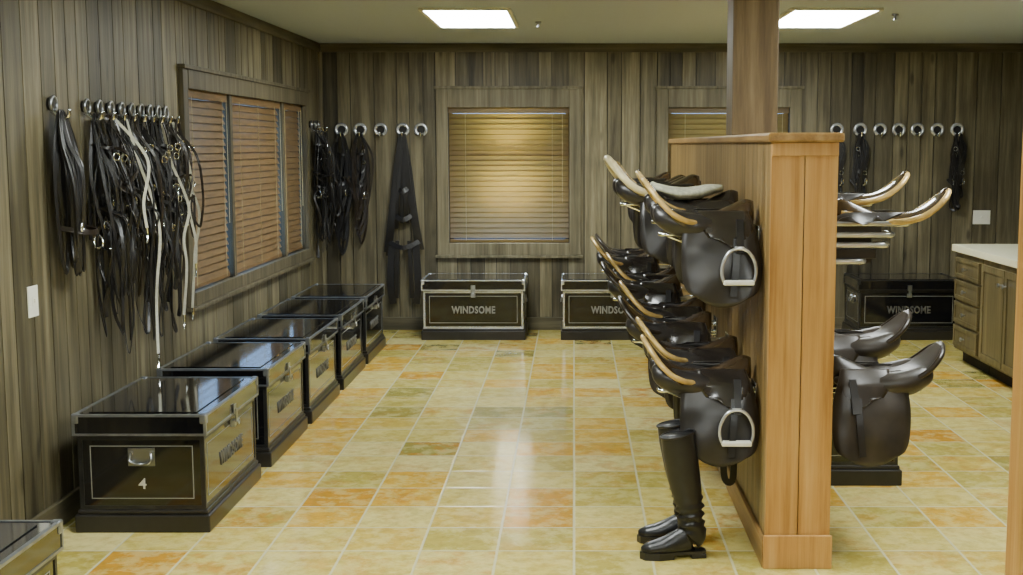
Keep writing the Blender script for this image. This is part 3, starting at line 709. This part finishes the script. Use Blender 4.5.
def rack_solid(ext):
    def bars(bm):
        for k, (z, ln) in enumerate(((-.0, .30), (-.045, .24), (-.085, .22), (-.15, .13))):
            for s in (-1, 1): tube(bm, [(-ext, s*.06, z), (ln*.5, s*.06, z), (ln-.02, s*.055, z), (ln, s*.035, z), (ln+.004, 0, z)], .012, ref=(0, 0, 1), n=4)
            tube(bm, [(ln+.004, -.036, z), (ln+.004, .036, z)], .012, ref=(0, 0, 1), n=1)
    def plate(bm):
        box(bm, .0005-ext, .008-ext, -.08, .08, -.19, .02, bev=.002)
        box(bm, .0085-ext, .17, -.006, .006, -.16, -.01, bev=.002)
        box(bm, .02, .20, -.05, .05, -.036, -.012, bev=.004)
        box(bm, .02, .18, -.05, .05, -.14, -.10, bev=.004)
    return [('wall_bracket', mk('wall_bracket', M['plinth'], plate), None, 'black bracket plate'), ('rail', mk('rail', M['alu'], bars, True), 0, 'stacked chrome rails')]
racks = {}
def put_saddle(parts, side, y, z, lab, ext=0.0, solid=False, tilt=0.0):
    k = (ext, solid)
    if k not in racks: racks[k] = rack_solid(ext) if solid else rack_parts(ext)
    x = (PX0-0.003 if side < 0 else PX1+0.003)+side*ext
    rz = math.pi if side < 0 else 0
    thing('saddle_rack', racks[k], (x, y, z), rz, 'stacked chrome rail saddle rack fixed to partition' if solid else 'chrome wall saddle rack fixed to wooden partition', 'rack', 'saddle racks')
    e = thing('saddle', parts, (x+side*0.004, y, z), rz+tilt, lab, 'saddle', 'english saddles')
nm = {id(S_tan): 'dark leather saddle with golden-tan rim and metal stirrups', id(S_pad): 'dark leather saddle with fleece seat cover', id(S_cream): 'dark leather saddle with thick cream cantle rim',
      id(S_dark): 'plain dark brown leather saddle with metal stirrups', id(S_girth): 'dark leather saddle with hanging girth straps', id(S_short): 'slim tan-rimmed saddle seat with short flaps on chrome rack',
      id(S_noiron): 'worn dark brown leather saddle with wide plain flaps'}
UP = [(4.95, 1.295, S_tan, 0, 0), (5.42, 1.315, S_pad, .0, 0), (5.9, 1.37, S_cream, .12, .05), (6.5, 1.33, S_tan, 0.05, -.04), (7.2, 1.33, S_cream, .05, 0), (8.0, 1.32, S_tan, 0, 0), (8.8, 1.32, S_cream, 0.03, 0)]
LO = [(4.95, .67, S_girth, 0, 0), (5.38, .685, S_tan, -.0, .06), (5.84, .73, S_dark, .06, -.07), (6.34, .74, S_tan, .04, .06), (6.86, .80, S_dark, .12, -.04), (7.42, .79, S_tan, .08, .05), (8.05, .84, S_tan, .16, 0), (8.75, .82, S_dark, .12, 0)]
for y, z, p, e, t in UP+LO: put_saddle(p, -1, y, z, nm[id(p)], e, tilt=t)
put_saddle(S_short, 1, 4.95, 1.295, nm[id(S_short)], .04, True); put_saddle(S_short, 1, 5.42, 1.35, nm[id(S_short)], 0, True)
put_saddle(S_noiron, 1, 4.95, 0.67, nm[id(S_noiron)], .03); put_saddle(S_noiron, 1, 5.38, 0.74, nm[id(S_noiron)], .01)

# ------------------------------------------------------------------ boots
def boot_up(bm):
    pts = [(-.045, 0, .49), (-.035, 0, .42), (-.018, 0, .32), (.002, 0, .22), (.012, 0, .17), (.006, 0, .15), (.016, 0, .125), (.012, 0, .085), (-.04, 0, .06), (-.10, 0, .047), (-.155, 0, .04), (-.185, 0, .038)]
    loft(bm, pts, [.054, .057, .057, .052, .045, .041, .04, .038, .038, .043, .036, .008], [.066, .068, .064, .055, .047, .05, .05, .058, .05, .034, .024, .008], (1, 0, 0.6), 7, 24)
    for v in bm.verts:
        if .09 < v.co.z < .27:
            k = math.sin(math.pi*(v.co.z-.09)/.18)
            v.co.x += k*.008*math.sin(v.co.z*190+v.co.y*30); v.co.y += k*.005*math.sin(v.co.z*170+1+v.co.x*20)
def boot_cuff(bm):
    tube(bm, [Vector((-.045+.066*math.cos(a), .054*math.sin(a), .49+.012*math.cos(a))) for a in [i*math.pi/6 for i in range(12)]], .005, ref=(0, 0, 1), closed=True, n=2)
def boot_sole(bm):
    out = [(-.19, 0), (-.175, .03), (-.12, .045), (-.06, .036), (0, .032), (.05, .034), (.068, .018), (.07, 0)]
    out = out+[(x, -y) for x, y in out[-2:0:-1]]
    a = [bm.verts.new((x, y, .018)) for x, y in out]; b = [bm.verts.new((x, y, .030)) for x, y in out]
    bm.faces.new(a); bm.faces.new(b[::-1]); n = len(out)
    for i in range(n): bm.faces.new((a[i], a[(i+1) % n], b[(i+1) % n], b[i]))
    a = [bm.verts.new((x, y*.95, .0)) for x, y in out if x < -.05]; b = [bm.verts.new((x, y*.95, .018)) for x, y in out if x < -.05]
    bm.faces.new(a); bm.faces.new(b[::-1]); n = len(a)
    for i in range(n): bm.faces.new((a[i], a[(i+1) % n], b[(i+1) % n], b[i]))
bp = [('shaft', mk('boot_shaft', M['boot'], boot_up, True), None, None), ('cuff', mk('boot_cuff', M['blk'], boot_cuff, True), None, None), ('sole', mk('boot_sole', M['plinth'], boot_sole), None, None),
      ('heel', mk('boot_heel', M['plinth'], lambda bm: box(bm, .01, .068, -.03, .03, 0, .0178, bev=.003)), None, None)]
thing('riding_boot', bp, (0.445, 4.74, 0), 0.12, 'tall black leather riding boot standing by partition', 'boot', 'pair of riding boots')
thing('riding_boot', bp, (0.445, 4.92, 0), -0.05, 'tall black leather riding boot behind its mate', 'boot', 'pair of riding boots')

# ------------------------------------------------------------------ cabinets
CX, CZ = 2.84, 0.82
def door_panel(bm, y0, y1, z0, z1, O):
    x = CX-O[0]
    def b(xa, xb, ya, yb, za, zb, bev=0.002): box(bm, x-xb, x-xa, ya-O[1], yb-O[1], za, zb, bev=bev)
    b(0.0005, 0.012, y0, y1, z0, z1)
    w = 0.045 if z1-z0 > .3 else .03
    b(0.0122, 0.02, y0, y1, z0, z0+w); b(0.0122, 0.02, y0, y1, z1-w, z1); b(0.0122, 0.02, y0, y0+w, z0+w, z1-w); b(0.0122, 0.02, y1-w, y1, z0+w, z1-w)
def cabinet(y0, y1, drawers, lab):
    O = (CX, (y0+y1)/2)
    def body(bm): box(bm, 0, 1.0, y0-O[1], y1-O[1], 0.1, CZ, bev=0.002)
    def toe(bm): box(bm, 0.07, 1.0, y0-O[1]+.005, y1-O[1]-.005, 0, 0.0998)
    parts = [('body', mk('body', M['cab'], body), None, None), ('toe_kick', mk('toe', M['dark'], toe), None, 'dark recessed toe kick')]
    def knob(y, z):
        return mk('knob', M['steel'], lambda bm: (tube(bm, [(-.02, y-O[1], z), (-.04, y-O[1], z)], .006, ref=(0, 0, 1), n=1), tube(bm, [(-.04, y-O[1], z), (-.052, y-O[1], z)], .015, ref=(0, 0, 1), n=1, seg=12)))
    if drawers:
        zs = [0.125, 0.30, 0.475, 0.635, 0.80]
        for a, b in zip(zs[:-1], zs[1:]):
            parts.append(('drawer', mk('drawer', M['cab'], lambda bm: door_panel(bm, y0+.03, y1-.03, a, b-.02, O)), None, None))
            parts.append(('knob', knob((y0+y1)/2, (a+b)/2-.01), len(parts)-1, None))
    else:
        m = (y0+y1)/2
        for a, b, k in ((y0+.03, m-.006, m-.04), (m+.006, y1-.03, m+.04)):
            parts.append(('door', mk('door', M['cab'], lambda bm: door_panel(bm, a, b, .125, .78, O)), None, None))
            parts.append(('knob', knob(k, .68), len(parts)-1, None))
    thing('base_cabinet', parts, (CX, O[1], 0), 0, lab, 'cabinet', 'wooden base cabinets')
cabinet(8.64, 9.24, True, 'wooden base cabinet with four drawers')
cabinet(7.66, 8.635, False, 'wooden base cabinet with two panel doors beside drawers')
cabinet(6.68, 7.655, False, 'wooden base cabinet with two panel doors near doorway')
ct = sobj('countertop', mk('countertop', M['counter'], lambda bm: (box(bm, CX-.03, XR-.003, 6.65, 9.27, CZ+.0005, CZ+.05, bev=.004), box(bm, XR-.025, XR-.0035, 6.65, 9.27, CZ+.0502, CZ+.15, bev=.003))), None)
ct['label'] = 'long cream laminate countertop over wooden cabinets'; ct['category'] = 'countertop'

# ------------------------------------------------------------------ wall plates
def plate(w, h):
    a = mk('wall_plate', M['plate'], lambda bm: box(bm, -w/2, w/2, -.006, -.0002, -h/2, h/2, bev=.002))
    b = mk('toggle', M['plate'], lambda bm: (box(bm, -.012, .012, -.0085, -.0062, -.02, .02, bev=.0006), box(bm, -.004, .004, -.017, -.0087, -.002, .012, bev=.001)))
    return [('wall_plate', a, None, None), ('toggle', b, 0, None)]
thing('light_switch', plate(.09, .125), (XL, 4.99, 0.975), math.pi/2, 'ivory light switch plate on plank wall near bridles', 'light switch')
thing('light_switch', plate(.15, .12), (3.52, YB, 0.98), 0, 'ivory double-width switch plate on plank wall', 'light switch')

# ------------------------------------------------------------------ daylight outside
def area(name, loc, rot, sx, sy, e, col):
    l = bpy.data.lights.new(name, 'AREA'); l.shape = 'RECTANGLE'; l.size = sx; l.size_y = sy; l.energy = e; l.color = col
    o = bpy.data.objects.new(name, l); COL.objects.link(o); o.location = loc; o.rotation_euler = rot; return o
area('daylight', (-0.55, YB+0.23, 1.68), (math.radians(-90), 0, 0), 0.3, 0.08, 18, (1, .95, .68))
area('daylight', (-0.55, YB+0.23, 1.24), (math.radians(-90), 0, 0), 0.3, 0.22, 34, (1, .95, .68))
area('daylight', (1.3, YB+0.4, 1.6), (math.radians(-90), 0, 0), 0.4, 0.2, 8, (.95, .98, 1))
for y, e in ((7.5, 1.5), (8.7, 2.5)):
    area('daylight', (XL-0.6, y, 1.4), (0, math.radians(-90), 0), 0.8, 0.6, e, (.9, .97, 1))
w = bpy.data.worlds.new('World'); bpy.context.scene.world = w; w.use_nodes = True
w.node_tree.nodes['Background'].inputs[0].default_value = (.3, .55, 1, 1); w.node_tree.nodes['Background'].inputs[1].default_value = 7

# ------------------------------------------------------------------ camera
cam = bpy.data.cameras.new('camera'); co = bpy.data.objects.new('camera', cam); COL.objects.link(co)
co.location = (0, 0, 1.6); co.rotation_euler = (math.radians(90-6.5), 0, 0)
cam.sensor_width = 36; cam.lens = 1250*36/1023; cam.shift_x = -62.5/1023; cam.clip_start = 0.05
bpy.context.scene.camera = co
